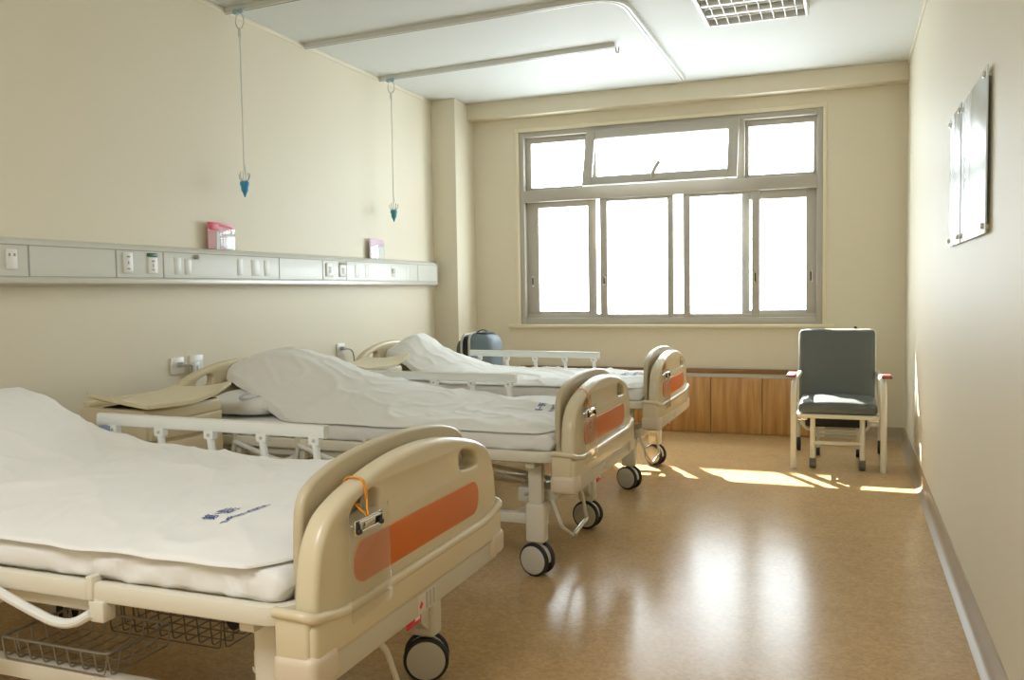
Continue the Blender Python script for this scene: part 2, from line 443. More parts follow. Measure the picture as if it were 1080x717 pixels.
# ------------------------------------------------------------------ bed head trunking on the left wall
hu = thing('bedhead_service_trunking', 'long grey-white service trunking on the left wall above the bed heads', 'service trunking', (XL, 3.5, 1.26))
O = (XL, 3.5, 1.26); U0, U1, XF = 1.2, 6.80, -3.302
b = MB()
prof = [(XL, 1.255), (XF-.012, 1.255), (XF, 1.270), (XF+.004, 1.290), (XF+.004, 1.432), (XF-.004, 1.446), (XF-.03, 1.460), (XL, 1.466)]
A = [b.bm.verts.new((x, U0, z)) for x, z in prof]; B2 = [b.bm.verts.new((x, U1, z)) for x, z in prof]
for i in range(len(prof)): j = (i+1) % len(prof); b.bm.faces.new((A[i], A[j], B2[j], B2[i]))
b.bm.faces.new(A); b.bm.faces.new(B2[::-1])
b.build('casing', M['unit'], hu, O, ang=60)
b = MB(); b.box(XF-.01, XF+.010, U0, U1, 1.262, 1.292, .006, 3); b.build('lower_lip', M['unit_lip'], hu, O)
b = MB(); b.box(XL, XF+.008, U1, U1+.012, 1.253, 1.468, .005); b.build('end_cap', M['grey'], hu, O)
b = MB()
for y in (1.85, 2.774, 3.257, 3.570, 4.557, 5.040, 5.340, 6.44):
    b.box(XF+.003, XF+.0055, y-.004, y+.004, 1.295, 1.430)
b.box(XF+.003, XF+.0055, U0, U1, 1.4285, 1.4325); b.box(XF+.003, XF+.0055, U0, U1, 1.2945, 1.2975)
b.build('seam', M['seam'], hu, O)
def outlet(y, w, z0, z1, style):
    if style == 'ghost':
        MB().box(XF+.002, XF+.0056, y-w/2, y+w/2, z0, z1, .0008).build('gas_port_plate', M['unit'], hu, O); return
    o = MB().box(XF+.002, XF+.012, y-w/2, y+w/2, z0, z1, .004).build('socket_plate', M['white'], hu, O, label='white socket plate')
    d = MB(); x0, x1 = XF+.0115, XF+.0135; zc = (z0+z1)/2
    if style == 'two': 
        for s in (-.012, .012): d.box(x0, x1, y+s-.004, y+s+.004, z1-.03, z1-.018)
    elif style == 'sock':
        d.box(x0, x1, y-.003, y+.003, zc-.008, zc+.008); d.box(x0, x1, y-.008, y+.008, z0+.018, z0+.024); d.box(x0, x1, y-.01, y+.01, z1-.024, z1-.016)
    elif style == 'grey':
        d.box(x0, x1, y-.014, y+.014, zc-.02, zc+.022)
    d.build('socket_slot', M['grey' if style == 'grey' else 'seam'], o, O)
outlet(2.688, .052, 1.325, 1.410, 'two')
outlet(3.328, .060, 1.318, 1.418, 'sock'); outlet(3.491, .064, 1.316, 1.400, 'sock')
MB().box(XF+.002, XF+.012, 3.491-.034, 3.491+.034, 1.402, 1.421, .004).build('green_label', M['green'], hu, O, label='green label strip')
outlet(3.672, .05, 1.315, 1.405, 'ghost'); outlet(3.750, .05, 1.315, 1.40, 'ghost')
MB().lathe([(.013, 0), (.013, .014), (.008, .02)], (XF+.003, 3.811, 1.412), (1, 0, 0), 14).build('pressure_knob', M['seam'], hu, O, label='small dark knob')
outlet(4.18, .05, 1.315, 1.41, 'ghost'); outlet(4.32, .075, 1.315, 1.41, 'ghost'); outlet(4.43, .05, 1.315, 1.41, 'ghost')
outlet(5.119, .085, 1.318, 1.410, 'grey'); outlet(5.285, .085, 1.318, 1.402, 'grey')
MB().box(XF+.002, XF+.012, 5.285-.04, 5.285+.04, 1.404, 1.42, .003).build('green_label', M['seam'], hu, O, label='dark label strip')
outlet(5.48, .05, 1.315, 1.41, 'ghost'); outlet(5.62, .05, 1.315, 1.41, 'ghost')
outlet(6.02, .06, 1.322, 1.405, 'ghost'); outlet(6.28, .06, 1.315, 1.405, 'ghost')
MB().box(XF+.008, XF+.012, 6.0, 6.04, 1.35, 1.39, .002).build('gas_port', M['grey'], hu, O)

# card holders standing on the trunking, against the wall
def cardholder(y0, y1, zt, red):
    z0 = 1.464; o = thing('card_holder', '', 'card holder', (-3.34, (y0+y1)/2, z0), 'card holders on the service trunking'); O = (-3.34, (y0+y1)/2, z0)
    w = y1-y0
    MB().box(-3.352, -3.346, y0, y1, z0, zt, .001).build('back_card', M['pink' if red else 'lilac'], o, O)
    if red:
        MB().box(-3.346, -3.343, y0, y0+w*.40, zt-.042, zt, .0005).build('red_card', M['red'], o, O, label='red card')
        b = MB(); b.plate([(y0+w*.42, zt-.018), (y1-.004, zt-.030), (y1-.03, zt-.018), (y0+w*.42, zt-.004)], .003, lambda a, c, d: V((-3.3445+d, a, c))); b.build('red_strip', M['red'], o, O, label='red printed strip')
        MB().box(-3.346, -3.343, y0+w*.30, y0+w*.42, z0, zt-.05).build('white_card', M['card'], o, O, label='white card')
        b = MB(); b.box(-3.346, -3.344, y0+w*.44, y0+w*.62, z0, zt-.045); b.build('grey_list_card', M['lilac'], o, O)
        b = MB()
        for k in range(6): b.box(-3.344, -3.3435, y0+w*.45, y0+w*.60, z0+.012+k*.014, z0+.016+k*.014)
        b.build('list_lines', M['grey'], o, O)
        MB().box(-3.346, -3.343, y0+w*.65, y1-.004, z0, zt-.052).build('white_card', M['card'], o, O, label='white card')
    else:
        for a, c in ((.06, .44), (.62, .98)):
            MB().box(-3.346, -3.343, y0+w*a, y0+w*c, z0, zt-.055).build('white_card', M['card'], o, O, label='white card')
    b = MB(); b.box(-3.342, -3.338, y0, y1, z0, zt-.03, .0008); b.box(-3.3525, -3.338, y0-.003, y0, z0, zt-.02, .0008); b.box(-3.3525, -3.338, y1, y1+.003, z0, zt-.02, .0008)
    b.build('clear_pocket', M['glass'], o, O)
    return o
o = cardholder(3.975, 4.195, 1.615, True); o['label'] = 'card holder with red and pink cards standing on the service trunking'
o = cardholder(5.755, 5.965, 1.610, False); o['label'] = 'lilac card holder with two white slips on the trunking near the window'

# wall sockets with plugs
def wsocket(y, z):
    o = thing('wall_socket', '', 'socket', (XL, y, z), 'wall sockets behind the bedside cabinets'); O = (XL, y, z)
    MB().box(XL, XL+.010, y-.050, y+.050, z-.045, z+.045, .004).build('face_plate', M['white'], o, O)
    MB().box(XL+.008, XL+.0115, y-.032, y+.032, z-.03, z+.03, .003).build('socket_insert', M['card'], o, O)
    return o
def plug(y, z, label, cable_to):
    o = thing('plug', label, 'plug', (XL+.012, y, z), 'plugs in the wall sockets'); O = (XL+.012, y, z)
    MB().box(XL+.0112, XL+.045, y-.02, y+.02, z-.012, z+.014, .006, 3).build('plug_body', M['grey'], o, O)
    MB().tube([(XL+.042, y+.005, z)]+cable_to, .005, 8, fillet=.04).build('cable', M['grey'], o, O)
o = wsocket(3.725, .825); o['label'] = 'white wall socket behind the nearer bedside cabinet'
o = thing('wall_socket', 'second white socket with a hanging adapter, right of the plugged wall socket', 'socket', (XL, 3.865, .825), 'wall sockets behind the bedside cabinets'); O = (XL, 3.865, .825)
MB().box(XL, XL+.010, 3.82, 3.925, .78, .872, .004).build('face_plate', M['white'], o, O)
MB().box(XL+.008, XL+.04, 3.815, 3.865, .755, .84, .008, 3).build('adapter', M['white'], o, O)
MB().box(XL+.0395, XL+.0412, 3.835, 3.845, .79, .815).build('socket_slot', M['seam'], o, O)
plug(3.735, .83, 'grey plug in the wall socket behind the nearer cabinet', [(XL+.06, 3.78, .825), (XL+.035, 3.80, .80), (XL+.03, 3.805, .3)])
o = wsocket(5.355, .80); o['label'] = 'white wall socket behind the farther bedside cabinet'
plug(5.355, .81, 'grey plug in the wall socket behind the farther cabinet', [(XL+.06, 5.42, .80), (XL+.04, 5.48, .74), (XL+.03, 5.5, .3)])

# ------------------------------------------------------------------ ceiling tracks
def track(name, label, cat, pts, w=.036, h=.030, fillet=0, group=None, stop=True):
    o = thing(name, label, cat, pts[0], group); O = pts[0]
    b = MB(); b.tube(pts, .02, 4, fillet=fillet, flat=(w/2*1.414, h/2*1.414, 1), fs=8); b.build('channel', M['railw'], o, O, ang=50)
    low = [(p[0], p[1], p[2]-h/2-.0006) for p in pts]
    b = MB(); b.tube(low, .004, 4, fillet=fillet, flat=(.007, .0015, 1), fs=8); b.build('slot', M['seam'], o, O, label='dark slot under the track')
    return o, O
ZC = H-.0155
t1, _ = track('infusion_track', 'white ceiling track carrying the nearer infusion rod', 'ceiling track', [(XL+.002, 4.225, ZC), (-1.3, 4.07, ZC)], group='infusion tracks on the ceiling')
t3, O3 = track('infusion_track', 'white ceiling track with an end hook, nearest the window', 'ceiling track', [(XL+.002, 6.01, ZC), (-1.462, 5.838, ZC)], group='infusion tracks on the ceiling')
MB().tube([(-1.462, 5.838, ZC-.014), (-1.455, 5.838, ZC-.05), (-1.44, 5.838, ZC-.05), (-1.44, 5.838, ZC-.014)], .004, 8, fillet=.012).build('end_hook', M['grey'], t3, O3)
track('curtain_track', 'bent white curtain track on the ceiling turning towards the window', 'ceiling track', [(XL+.002, 5.02, ZC), (-1.20, 4.865, ZC), (-1.205, 6.955, ZC)], fillet=.22)

def iv(x, y, zb, label, m):
    o = thing('infusion_rod', label, 'infusion rod', (x, y, H-.03), 'infusion rods hanging from the ceiling tracks'); O = (x, y, H-.03)
    b = MB(); b.box(x-.03, x+.03, y-.012, y+.012, H-.052, H-.0300, .006, 2)
    b.lathe([(.016, 0), (.016, .008)], (x-.02, y-.016, H-.045), (0, 1, 0), 14); b.lathe([(.016, 0), (.016, .008)], (x+.02, y-.016, H-.045), (0, 1, 0), 14)
    b.build('trolley', M['trolley'], o, O)
    b = MB(); b.tube([(x+.028*cos(a*pi/8), y, H-.095+.045*sin(a*pi/8)) for a in range(16)], .0035, 8, closed=True); b.build('ring', M['chrome'], o, O)
    b = MB(); b.tube([(x, y, H-.14), (x, y, zb+.13)], .004, 10); b.lathe([(.010, 0), (.010, .05)], (x, y, H-.185), (0, 0, 1), 12); b.build('rod', M['railw'], o, O)
    b = MB(); b.tube([(x, y-.012, zb+.13), (x, y-.012, zb+.06)], .003, 6); b.tube([(x, y+.012, zb+.16), (x, y+.012, zb+.06)], .003, 6); b.build('inner_rod', M['railw'], o, O)
    b = MB(); b.lathe([(.012, .075), (.026, .07), (.027, .052), (.022, .045), (.020, .02), (.012, .005), (.006, -.01), (.003, -.02)], (x, y, zb), (0, 0, 1), 14); b.build('grip', M[m], o, O)
    b = MB()
    for s in (-1, 1):
        b.tube([(x, y, zb+.07), (x, y+s*.02, zb+.075), (x, y+s*.036, zb+.09), (x, y+s*.038, zb+.115), (x, y+s*.03, zb+.125)], .0022, 6, fillet=.015)
        b.tube([(x, y, zb+.07), (x+s*.02, y, zb+.075), (x+s*.036, y, zb+.09), (x+s*.038, y, zb+.115)], .0022, 6, fillet=.015)
    b.build('hook', M['wire_l'], o, O)
iv(-3.25, 4.185, 1.785, 'infusion rod with a bright blue grip, nearer one on the left wall', 'blue')
iv(-3.25, 5.965, 1.765, 'infusion rod with a dark teal grip, nearer the window', 'teal')

# ------------------------------------------------------------------ ceiling light (off)
cl = thing('ceiling_light', 'aluminium louvred fluorescent ceiling light, switched off', 'ceiling light', (-.515, 5.285, H)); O = (-.515, 5.285, H)
lx0, lx1, ly0, ly1, lz = -.815, -.215, 4.985, 5.595, H-.045
b = MB(); b.box(lx0, lx0+.02, ly0, ly1, lz, H-.001, .003); b.box(lx1-.02, lx1, ly0, ly1, lz, H-.001, .003); b.box(lx0+.02, lx1-.02, ly0, ly0+.02, lz, H-.001, .003); b.box(lx0+.02, lx1-.02, ly1-.02, ly1, lz, H-.001, .003)
b.box(lx0+.01, lx1-.01, ly0+.01, ly1-.01, H-.008, H-.001)
b.build('frame', M['louver'], cl, O)
for k in range(1, 3):
    y = ly0+.02+(ly1-ly0-.04)*k/3
    MB().box(lx0+.02, lx1-.02, y-.022, y+.022, lz+.002, H-.008, .012, 2).build('reflector', M['louver'], cl, O)
for k in range(1, 9):
    x = lx0+(lx1-lx0)*k/9; b = MB()
    for j in range(3):
        ya = ly0+.02+(ly1-ly0-.04)*j/3+(.022 if j else 0); yb = ly0+.02+(ly1-ly0-.04)*(j+1)/3-(.022 if j < 2 else 0)
        b.plate([(ya, lz+.003), ((ya+yb)/2, lz+.012), (yb, lz+.003), (yb, lz+.03), (ya, lz+.03)], .004, lambda a, c, d, x=x: V((x+d, a, c)))
    b.build('louver_blade', M['louver'], cl, O)
for j in range(3):
    y = ly0+.02+(ly1-ly0-.04)*(j+.5)/3
    MB().tube([(lx0+.03, y, H-.02), (lx1-.03, y, H-.02)], .010, 12).build('fluorescent_tube', M['tube'], cl, O)

# ------------------------------------------------------------------ noticeboards on the right wall
def nboard(y0, y1, z0, z1, label, marks):
    o = thing('notice_panel', label, 'notice panel', (XR, (y0+y1)/2, z0), 'acrylic notice panels on the right wall'); O = (XR, (y0+y1)/2, z0)
    b = MB(); b.box(XR-.013, XR-.008, y0, y1, z0, z1, .001); lean = lambda y: (y1+.02-y)*.006
    if marks:
        random.seed(9); b.mi = 1
        for k in range(13):
            z = z0+.06+k*.034+random.uniform(-.006, .006); b.box(XR-.0142, XR-.0132, y1-.11, y1-.11+random.uniform(.02, .05), z, z+random.uniform(.008, .018))
    for v in b.bm.verts: v.co.x -= lean(v.co.y)
    b.build('acrylic_sheet', [M['board'], M['grey']], o, O)
    for y in (y0+.035, y1-.035):
        for z in (z0+.025, z1-.025):
            k = lean(y); MB().lathe([(.009, -.002), (.009, .0135+k), (.011, .014+k), (.011, .019+k), (.007, .022+k)], (XR, y, z), (-1, 0, 0), 14).build('standoff', M['chrome'], o, O)
nboard(3.145, 3.815, 1.362, 1.893, 'larger clear acrylic notice panel on the right wall, nearer the camera', True)
nboard(3.825, 4.225, 1.362, 1.905, 'narrower clear acrylic notice panel on the right wall, nearer the window', False)

# ------------------------------------------------------------------ hospital bed (authored with its centre line at y = 0, copied along the room)
BX = -2.0
O = (BX, 0, 0)
BG = 'hospital beds standing in a row'
bed = thing('hospital_bed', '', 'hospital bed', O, BG)
def bp_(mb, name, m, parent=None, label=None, ang=35): return mb.build(name, M[m], parent or bed, O, ang=ang, label=label)
# main frame
b = MB()
fr = [(-2.93, -.485, .522), (-1.09, -.485, .522), (-1.09, .485, .522), (-2.93, .485, .522)]
b.tube(fr, .02, 12, fillet=.075, closed=True, flat=(.0165, .0235, .55), fs=6)
b.box(-2.94, -1.62, -.470, -.440, .462, .494, .005); b.box(-2.94, -1.62, .440, .470, .462, .494, .005)
for x in (-2.9, -2.35, -1.75, -1.21): b.box(x-.02, x+.02, -.47, .47, .47, .498, .004)
bp_(b, 'main_frame', 'steel')
for x in (-1.60, -1.95, -2.30, -2.65):
  for s in (-1, 1):
    b = MB(); b.box(x-.022, x+.022, s*.487-.02, s*.487+.02, .455, .505, .006); b.box(x-.03, x-.008, s*.492-.016, s*.492+.016, .505, .562, .006)
    b.box(x-.03, x+.0, s*.487-.014, s*.487+.014, .49, .52, .004); bp_(b, 'rail_bracket', 'steel')
b = MB()
for k in range(19): b.box(-2.90+k*.096, -2.90+k*.096+.075, -.455, .455, .524, .537, .003)
b.box(-2.9, -1.12, -.42, -.38, .512, .524); b.box(-2.9, -1.12, .38, .42, .512, .524)
bp_(b, 'mattress_deck', 'steel')
# base frame
b = MB()
for s in (-1, 1): b.box(-2.72, -1.23, s*.365-.02, s*.365+.02, .212, .258, .006)
for x in (-2.6, -1.30): b.box(x-.02, x+.02, -.36, .36, .215, .255, .006)
bp_(b, 'base_frame', 'steel')
for x, xd in ((-1.212, 1), (-2.72, -1)):
    for s in (-1, 1):
        b = MB(); y = s*.385
        b.box(x-.030, x+.030, y-.022, y+.022, .28, .50, .006)
        b.box(x-.042, x+.042, y-.032, y+.032, .142, .31, .012, 3)
        b.box(x-.05, x+.05, y-.03, y+.03, .49, .502, .004)
        yi = y-s*.03
        b.plate([(yi, .30), (yi-s*.085, .30), (yi-s*.085, .255), (yi-s*.05, .235), (yi-s*.05, .205), (yi, .165)], .055, lambda a, c, d, x=x: V((x+d, a, c)), bevel=.004)
        bp_(b, 'leg', 'steel')
# casters
def caster(x, y, rot):
    P = (x, y, .142)
    b = MB()
    b.lathe([(.020, 0), (.024, -.02), (.02, -.035)], (x, y, .142), (0, 0, 1), 16)
    b.plate([(x+.062*cos(t), .072+.062*sin(t)) for t in [R(-10+200*k/14) for k in range(15)]]+[(x-.03, .05), (x+.03, .05)], .030, lambda a, c, d, y=y: V((a, y+d, c)), bevel=.006)
    c = b.build('caster', M['caster'], bed, P, loc=V(P)-V(O)); c.rotation_euler.z = rot
    for s in (-1, 1):
        w = MB(); w.lathe([(.058, .014), (.066, .016), (.0705, .021), (.0705, .030), (.066, .036), (.060, .0375)], (x, y, .0705), (0, s, 0), 32)
        w.build('wheel', M['tyre'], c, P, label='black rubber tyre')
        w = MB(); w.lathe([(.0595, .030), (.0595, .0385), (.054, .041), (.02, .042), (.003, .042)], (x, y, .0705), (0, s, 0), 32)
        w.build('hub_cap', M['hubcap'], c, P, label='pale grey wheel cover')
    return c
caster(-1.212, -.385, R(-10)); caster(-1.212, .385, R(-6)); caster(-2.72, -.385, R(20)); caster(-2.72, .385, R(-30))
# boards
half = [(.503, .50), (.501, .54), (.496, .58), (.488, .63), (.476, .67), (.455, .705), (.424, .734), (.37, .757), (.30, .776), (.2, .796), (.1, .808)]
outl = smooth_open([(y, z) for y, z in half]+[(0, .8115)]+[(-y, z) for y, z in half[::-1]], 3)
hole = [(.224, .736), (.240, .748), (.262, .750), (.322, .735), (.346, .720), (.354, .703), (.342, .691), (.25, .696), (.228, .708)]
holes = [smooth_loop(hole, 3), smooth_loop([(-y, z) for y, z in hole[::-1]], 3)]
def board(name, xf, th, dz, m, sc_=1, lab=None):
    b = MB()
    b.plate([(y*sc_, z+dz) for y, z in outl], th, lambda a, c, d: V((xf-th/2+d, a, c)), holes=[[(y, z+dz) for y, z in h] for h in holes], bevel=.017, res=5)
    return bp_(b, name, m, ang=50, label=lab)
fb = board('foot_board', -1.013, .056, 0, 'abs')
b = MB(); b.plate(rrect(-.347, .347, .552, .648, .042, 8), .006, lambda a, c, d: V((-1.0125+d, a, c)), bevel=.001); bp_(b, 'inset_panel', 'orange', fb, 'orange inset panel with rounded ends')
# moulded skirt with ledge
b = MB()
b.box(-1.094, -1.004, -.516, .516, .432, .524, .016, 4)
lh = [(-1.098, -.520, .546), (-1.045, -.521, .545), (-1.020, -.517, .541), (-1.0095, -.502, .534), (-1.0085, -.46, .526), (-1.0085, -.42, .518), (-1.0085, -.36, .5125), (-1.0085, -.2, .512)]
lp = lh+[(x, -y, z) for x, y, z in lh[::-1]]
lp2 = []
for i in range(len(lp)-1):
    p0, p1, p2, p3 = (V(lp[max(0, min(len(lp)-1, i+k))]) for k in (-1, 0, 1, 2))
    for k in range(4):
        t = k/4; lp2.append(.5*((2*p1)+(p2-p0)*t+(2*p0-5*p1+4*p2-p3)*t*t+(-p0+3*p1-3*p2+p3)*t**3))
lp2.append(V(lp[-1]))
b.tube(lp2, .0115, 12)
for s in (-1, 1): b.box(-1.10, -1.016, s*.511-.012, s*.511+.012, .44, .545, .010, 3)
sk = bp_(b, 'skirt_panel', 'abs', fb, ang=50)
MB
b = MB(); b.box(-1.085, -1.010, -.49, .49, .374, .436, .008, 3); bp_(b, 'bottom_strip', 'abs_strip', fb, 'grey-beige bottom strip')
for s in (-1, 1):
    b = MB(); b.box(-1.106, -.999, s*.478-.052, s*.478+.052, .382, .460, .020, 4); bp_(b, 'corner_bumper', 'bumper', fb, 'pinkish corner bumper')
b = MB(); b.box(-1.0102, -1.0090, -.055, .050, .380, .430); M['sticker'] = mat('faded_sticker', (.66, .60, .52, 1), .45); ob = bp_(b, 'maker_label', 'sticker', fb, 'pale sticker with a red mark and grey bars')
b = MB()
for k in range(3): b.box(-1.0092, -1.0084, -.008+k*.020, .004+k*.020, .384, .426)
bp_(b, 'label_bars', 'grey', fb)
b = MB(); b.plate([(-.046, .398), (-.034, .412), (-.024, .402), (-.036, .392)], .0006, lambda a, c, d: V((-1.0088+d, a, c))); bp_(b, 'label_mark', 'red', fb)
b = MB(); b.box(-1.045, -1.041, -.05, .025, .335, .376, .001); bp_(b, 'red_tag', 'red', fb, 'red tag hanging below the strip')
b = MB(); b.box(-1.0411, -1.0402, -.01, .016, .345, .368); bp_(b, 'tag_print', 'card', fb)
# inner board (rounded arch in front of the foot board)
ih = [(.436, .50), (.436, .60), (.433, .69), (.425, .745), (.40, .777), (.35, .80), (.25, .822), (.12, .834)]
io = smooth_open(ih+[(0, .837)]+[(-y, z) for y, z in ih[::-1]], 3)
b = MB(); b.plate(io, .026, lambda a, c, d: V((-1.100+d, a, c)), bevel=.010, res=4); bp_(b, 'inner_board', 'abs_in', ang=50)
hb = board('head_board', -3.005, .05, .052, 'abs')
b = MB(); b.box(-3.07, -2.99, -.53, .53, .45, .57, .02, 3); bp_(b, 'skirt_panel', 'abs', hb)
# guard rails: far side raised, near side folded down
def guard():
    g = MB(); y = .508
    g.tube([(-2.635, y, .742), (-1.635, y, .735)], .02, 14, flat=(.017, .023, .55)); o = bp_(g, 'guard_rail', 'railw', label='raised grey-white guard rail')
    for k, x in enumerate((-2.565, -2.345, -2.12, -1.895, -1.68)):
        g = MB(); g.tube([(x, y-.004, .722), (x+.012, y-.004, .62), (x+.03, y-.01, .50)], .013, 10); g.box(x-.02, x+.024, y-.016, y+.012, .688, .728, .006); bp_(g, 'rail_post', 'railw', o)
        g = MB(); g.lathe([(.006, 0), (.006, .004)], (x+.004, y-.018, .705), (0, 1, 0), 10); bp_(g, 'rivet', 'grey', o)
    g = MB(); g.box(-2.625, -2.57, y-.018, y-.015, .690, .720, .001); bp_(g, 'blue_sticker', 'ink_soft', o, 'small blue sticker')
guard()
g = MB(); y = -.522
g.tube([(-2.98, y, .395), (-1.98, y, .395)], .02, 14, flat=(.016, .018, .6)); lo = bp_(g, 'lowered_guard_rail', 'railw', label='guard rail folded down below the frame')
for x in (-1.615, -1.965, -2.315, -2.665):
    g = MB(); g.tube([(x, -.505, .475), (x-.045, -.515, .448), (x-.10, -.52, .448), (x-.20, y, .478), (x-.335, y, .522)], .0115, 10, fillet=.04)
    g.tube([(x-.335, y, .522), (x-.36, y, .41)], .009, 8); bp_(g, 'rail_post', 'railw', lo)
# foot cranks
b = MB(); b.box(-1.33, -1.16, -.30, -.10, .285, .35, .008); b.tube([(-1.9, -.2, .44), (-1.2, -.2, .34)], .010, 8); b.tube([(-1.9, -.08, .44), (-1.2, -.08, .34)], .010, 8)
b.tube([(-1.28, -.36, .33), (-1.16, -.12, .37)], .008, 8)
ck = bp_(b, 'crank_gearbox', 'steel', label='grey crank gearbox')
b = MB(); b.tube([(-1.17, -.22, .335), (-1.12, -.20, .345), (-1.115, -.10, .325), (-1.115, -.035, .275), (-1.115, .03, .145)], .008, 10, fillet=.03)
b.tube([(-1.17, -.30, .30), (-1.12, -.36, .235), (-1.115, -.34, .20), (-1.115, -.19, .125)], .008, 10, fillet=.03); bp_(b, 'crank_arm', 'steel', ck)
b = MB(); b.tube([(-1.115, -.175, .122), (-1.115, .03, .147)], .0105, 12); bp_(b, 'crank_grip', 'chrome', ck, 'chrome crank grip')
b = MB(); b.tube([(-1.20, -.33, .272), (-1.20, -.22, .292)], .0105, 12); bp_(b, 'crank_grip', 'chrome', ck, 'chrome crank grip')
BED_Y = (1.985, 3.80, 5.475)
beds = [bed, copy_tree(bed), copy_tree(bed)]
for o, y, lab in zip(beds, BED_Y, ('hospital bed nearest the camera with orange-inset beige foot board', 'hospital bed in the middle of the row, orange-inset foot board',
                                   'hospital bed farthest from the camera, beside the window wall')):
    o.location = (BX, y, 0); o['label'] = lab
def kids(o, n): return [c for c in o.children if c.name.split('.')[0] == n]
for c in kids(beds[0], 'caster'):
    if c.location.x > 0: c.rotation_euler.z = R(24)
for c, a in zip(kids(beds[1], 'caster'), (-14, -8, 20, 40)): c.rotation_euler.z = R(a)
for c, a in zip(kids(beds[2], 'caster'), (-20, -24, 60, 10)): c.rotation_euler.z = R(a)

# ------------------------------------------------------------------ mattresses
def fbm(x, y, s): return noise.noise(V((x, y, s)))+.5*noise.noise(V((2*x, 2*y, s+7)))
def ridge(x, y, s, k=3): return (1-min(1, abs(noise.noise(V((x, y, s))))*2.2))**k
def mattress(yc, seed, label):
    o = (-2.02, yc, .54); b = MB()
    N, K = 110, 44
    outline = rrect(-.468, .468, .539, .612, .022, 4)
    # cross-section loop swept along x, ends closed by shrinking
    def fn(u, v):
        x = -2.945+u*(2.945-1.105)
        k = v*len(outline); i = int(k) % len(outline); f = k-int(k)
        a = outline[i]; c = outline[(i+1) % len(outline)]
        y = a[0]+(c[0]-a[0])*f; z = a[1]+(c[1]-a[1])*f
        e = 1.0
        d = min(u, 1-u)*1.84
        if d < .03: e = sqrt(max(0, 1-((.03-d)/.03)**2))*.97+.03
        y *= (.96+.04*e); zc = .5755; z = zc+(z-zc)*max(e, .03)
        side = max(0, (abs(y)-.40)/.07)
        w = .012*fbm(x*4, z*9+x*3, seed)*side+.018*(ridge(x*5-z*18, z*6+x*2, seed+3)-.3)*side
        y += math.copysign(w, y)
        z += .004*fbm(x*6, y*6, seed+5)*(1 if z > .58 else 0)
        return V((x, yc+y, z))
    vs = b.grid(N, len(outline)*1, fn, closed_v=True)
    b.bm.faces.new(vs[0]); b.bm.faces.new(vs[-1][::-1])
    ob = b.build('mattress', M['sheet'], None, o, ang=80)
    tag(ob, label, 'mattress', 'mattresses on the hospital beds')
mattress(BED_Y[0], 1.3, 'white sheeted mattress on the bed nearest the camera')
mattress(BED_Y[1], 5.1, 'white sheeted mattress on the middle bed')
mattress(BED_Y[2], 9.7, 'white sheeted mattress on the bed farthest from the camera')

# ------------------------------------------------------------------ quilts
def crease(x, y, s, amp):
    wx = x+.08*noise.noise(V((x*3, y*3, s))); wy = y+.08*noise.noise(V((x*3, y*3, s+11)))
    f = .55*fbm(wx*2.2, wy*2.6, s)
    f += .55*(ridge(wx*2.4+wy*1.6, wy*2.1-wx*.7, s+2, 4)-.2)
    f += .30*(ridge(wx*5+wy*4, wy*4-wx*3, s+4, 4)-.2)
    f += .10*fbm(wx*11, wy*11, s+6)
    return amp*f
def quilt(yc, seed, Hf, xh, xf, ymin, ymax, zbot, thick, label, prints, amp=.012):
    NU, NV = 150, 96
    xmid = -2.0
    def pos(u, v):
        t = v*2-1
        yy = (ymin+ymax)/2+(ymax-ymin)/2*t
        x0 = xh(yy); x = x0+(xf(yy)-x0)*u
        return x, yy
    def edge(u, v, yy):
        # rounding factor 0 at rim .. 1 inside
        L = 1.8
        d1 = v*(ymax-ymin); d2 = (1-v)*(ymax-ymin); d3 = (1-u)*L; d4 = u*L*3
        e = 1
        for d, r in ((d1, .085), (d2, .085), (d3, .11), (d4, .035)):
            if d < r: e *= sqrt(max(0, 1-((r-d)/r)**2))
        return e
    def top(x, y):
        return Hf(x, y)+crease(x, y, seed, amp)
    def bottom(x, y):
        h = top(x, y); return max(zbot, h-thick)
    def ft(u, v):
        x, y = pos(u, v); e = edge(u, v, y)
        zt, zb = top(x, y), bottom(x, y)
        zm = zb+.010
        # wavy hanging rim
        rim = 1-e
        y2 = y+.010*fbm(x*5, v, seed+20)*rim; x2 = x+.008*fbm(y*6, u, seed+23)*rim
        zr = zb+.006+.006*fbm(x*4, y*4, seed+31)
        return V((x2, yc+y2, zr+(zt-zr)*e))
    b = MB()
    vs = b.grid(NU, NV, ft)
    lo = {}
    def fb_(u, v):
        x, y = pos(u, v); zb = bottom(x, y)
        p = ft(u, v)
        return V((p.x, p.y, min(zb+.002, p.z-.004)))
    NB = 40
    # underside with coarser interior, same rim vertices count for a clean closed rim
    vb = b.grid(NU, NV, fb_)
    for i in range(NU-1):
        b.bm.faces.new((vs[i][0], vb[i][0], vb[i+1][0], vs[i+1][0])); b.bm.faces.new((vs[i][NV-1], vs[i+1][NV-1], vb[i+1][NV-1], vb[i][NV-1]))
    for j in range(NV-1):
        b.bm.faces.new((vs[0][j], vs[0][j+1], vb[0][j+1], vb[0][j])); b.bm.faces.new((vs[NU-1][j], vb[NU-1][j], vb[NU-1][j+1], vs[NU-1][j+1]))
    b.mi = 1
    for body, size, px, py in prints:
        # letters read from the foot end: baseline runs along +y, tops towards the head end
        b.text(body, size, lambda a, c, px=px, py=py: V((px-c, yc+py+a*.62, top(px-c, py+a*.62)+.0012)))
    ob = b.build('quilt', [M['quilt'], M['ink']], None, (-2.0, yc, zbot), ang=80)
    tag(ob, label, 'quilt', 'white quilts on the hospital beds')
    return ob
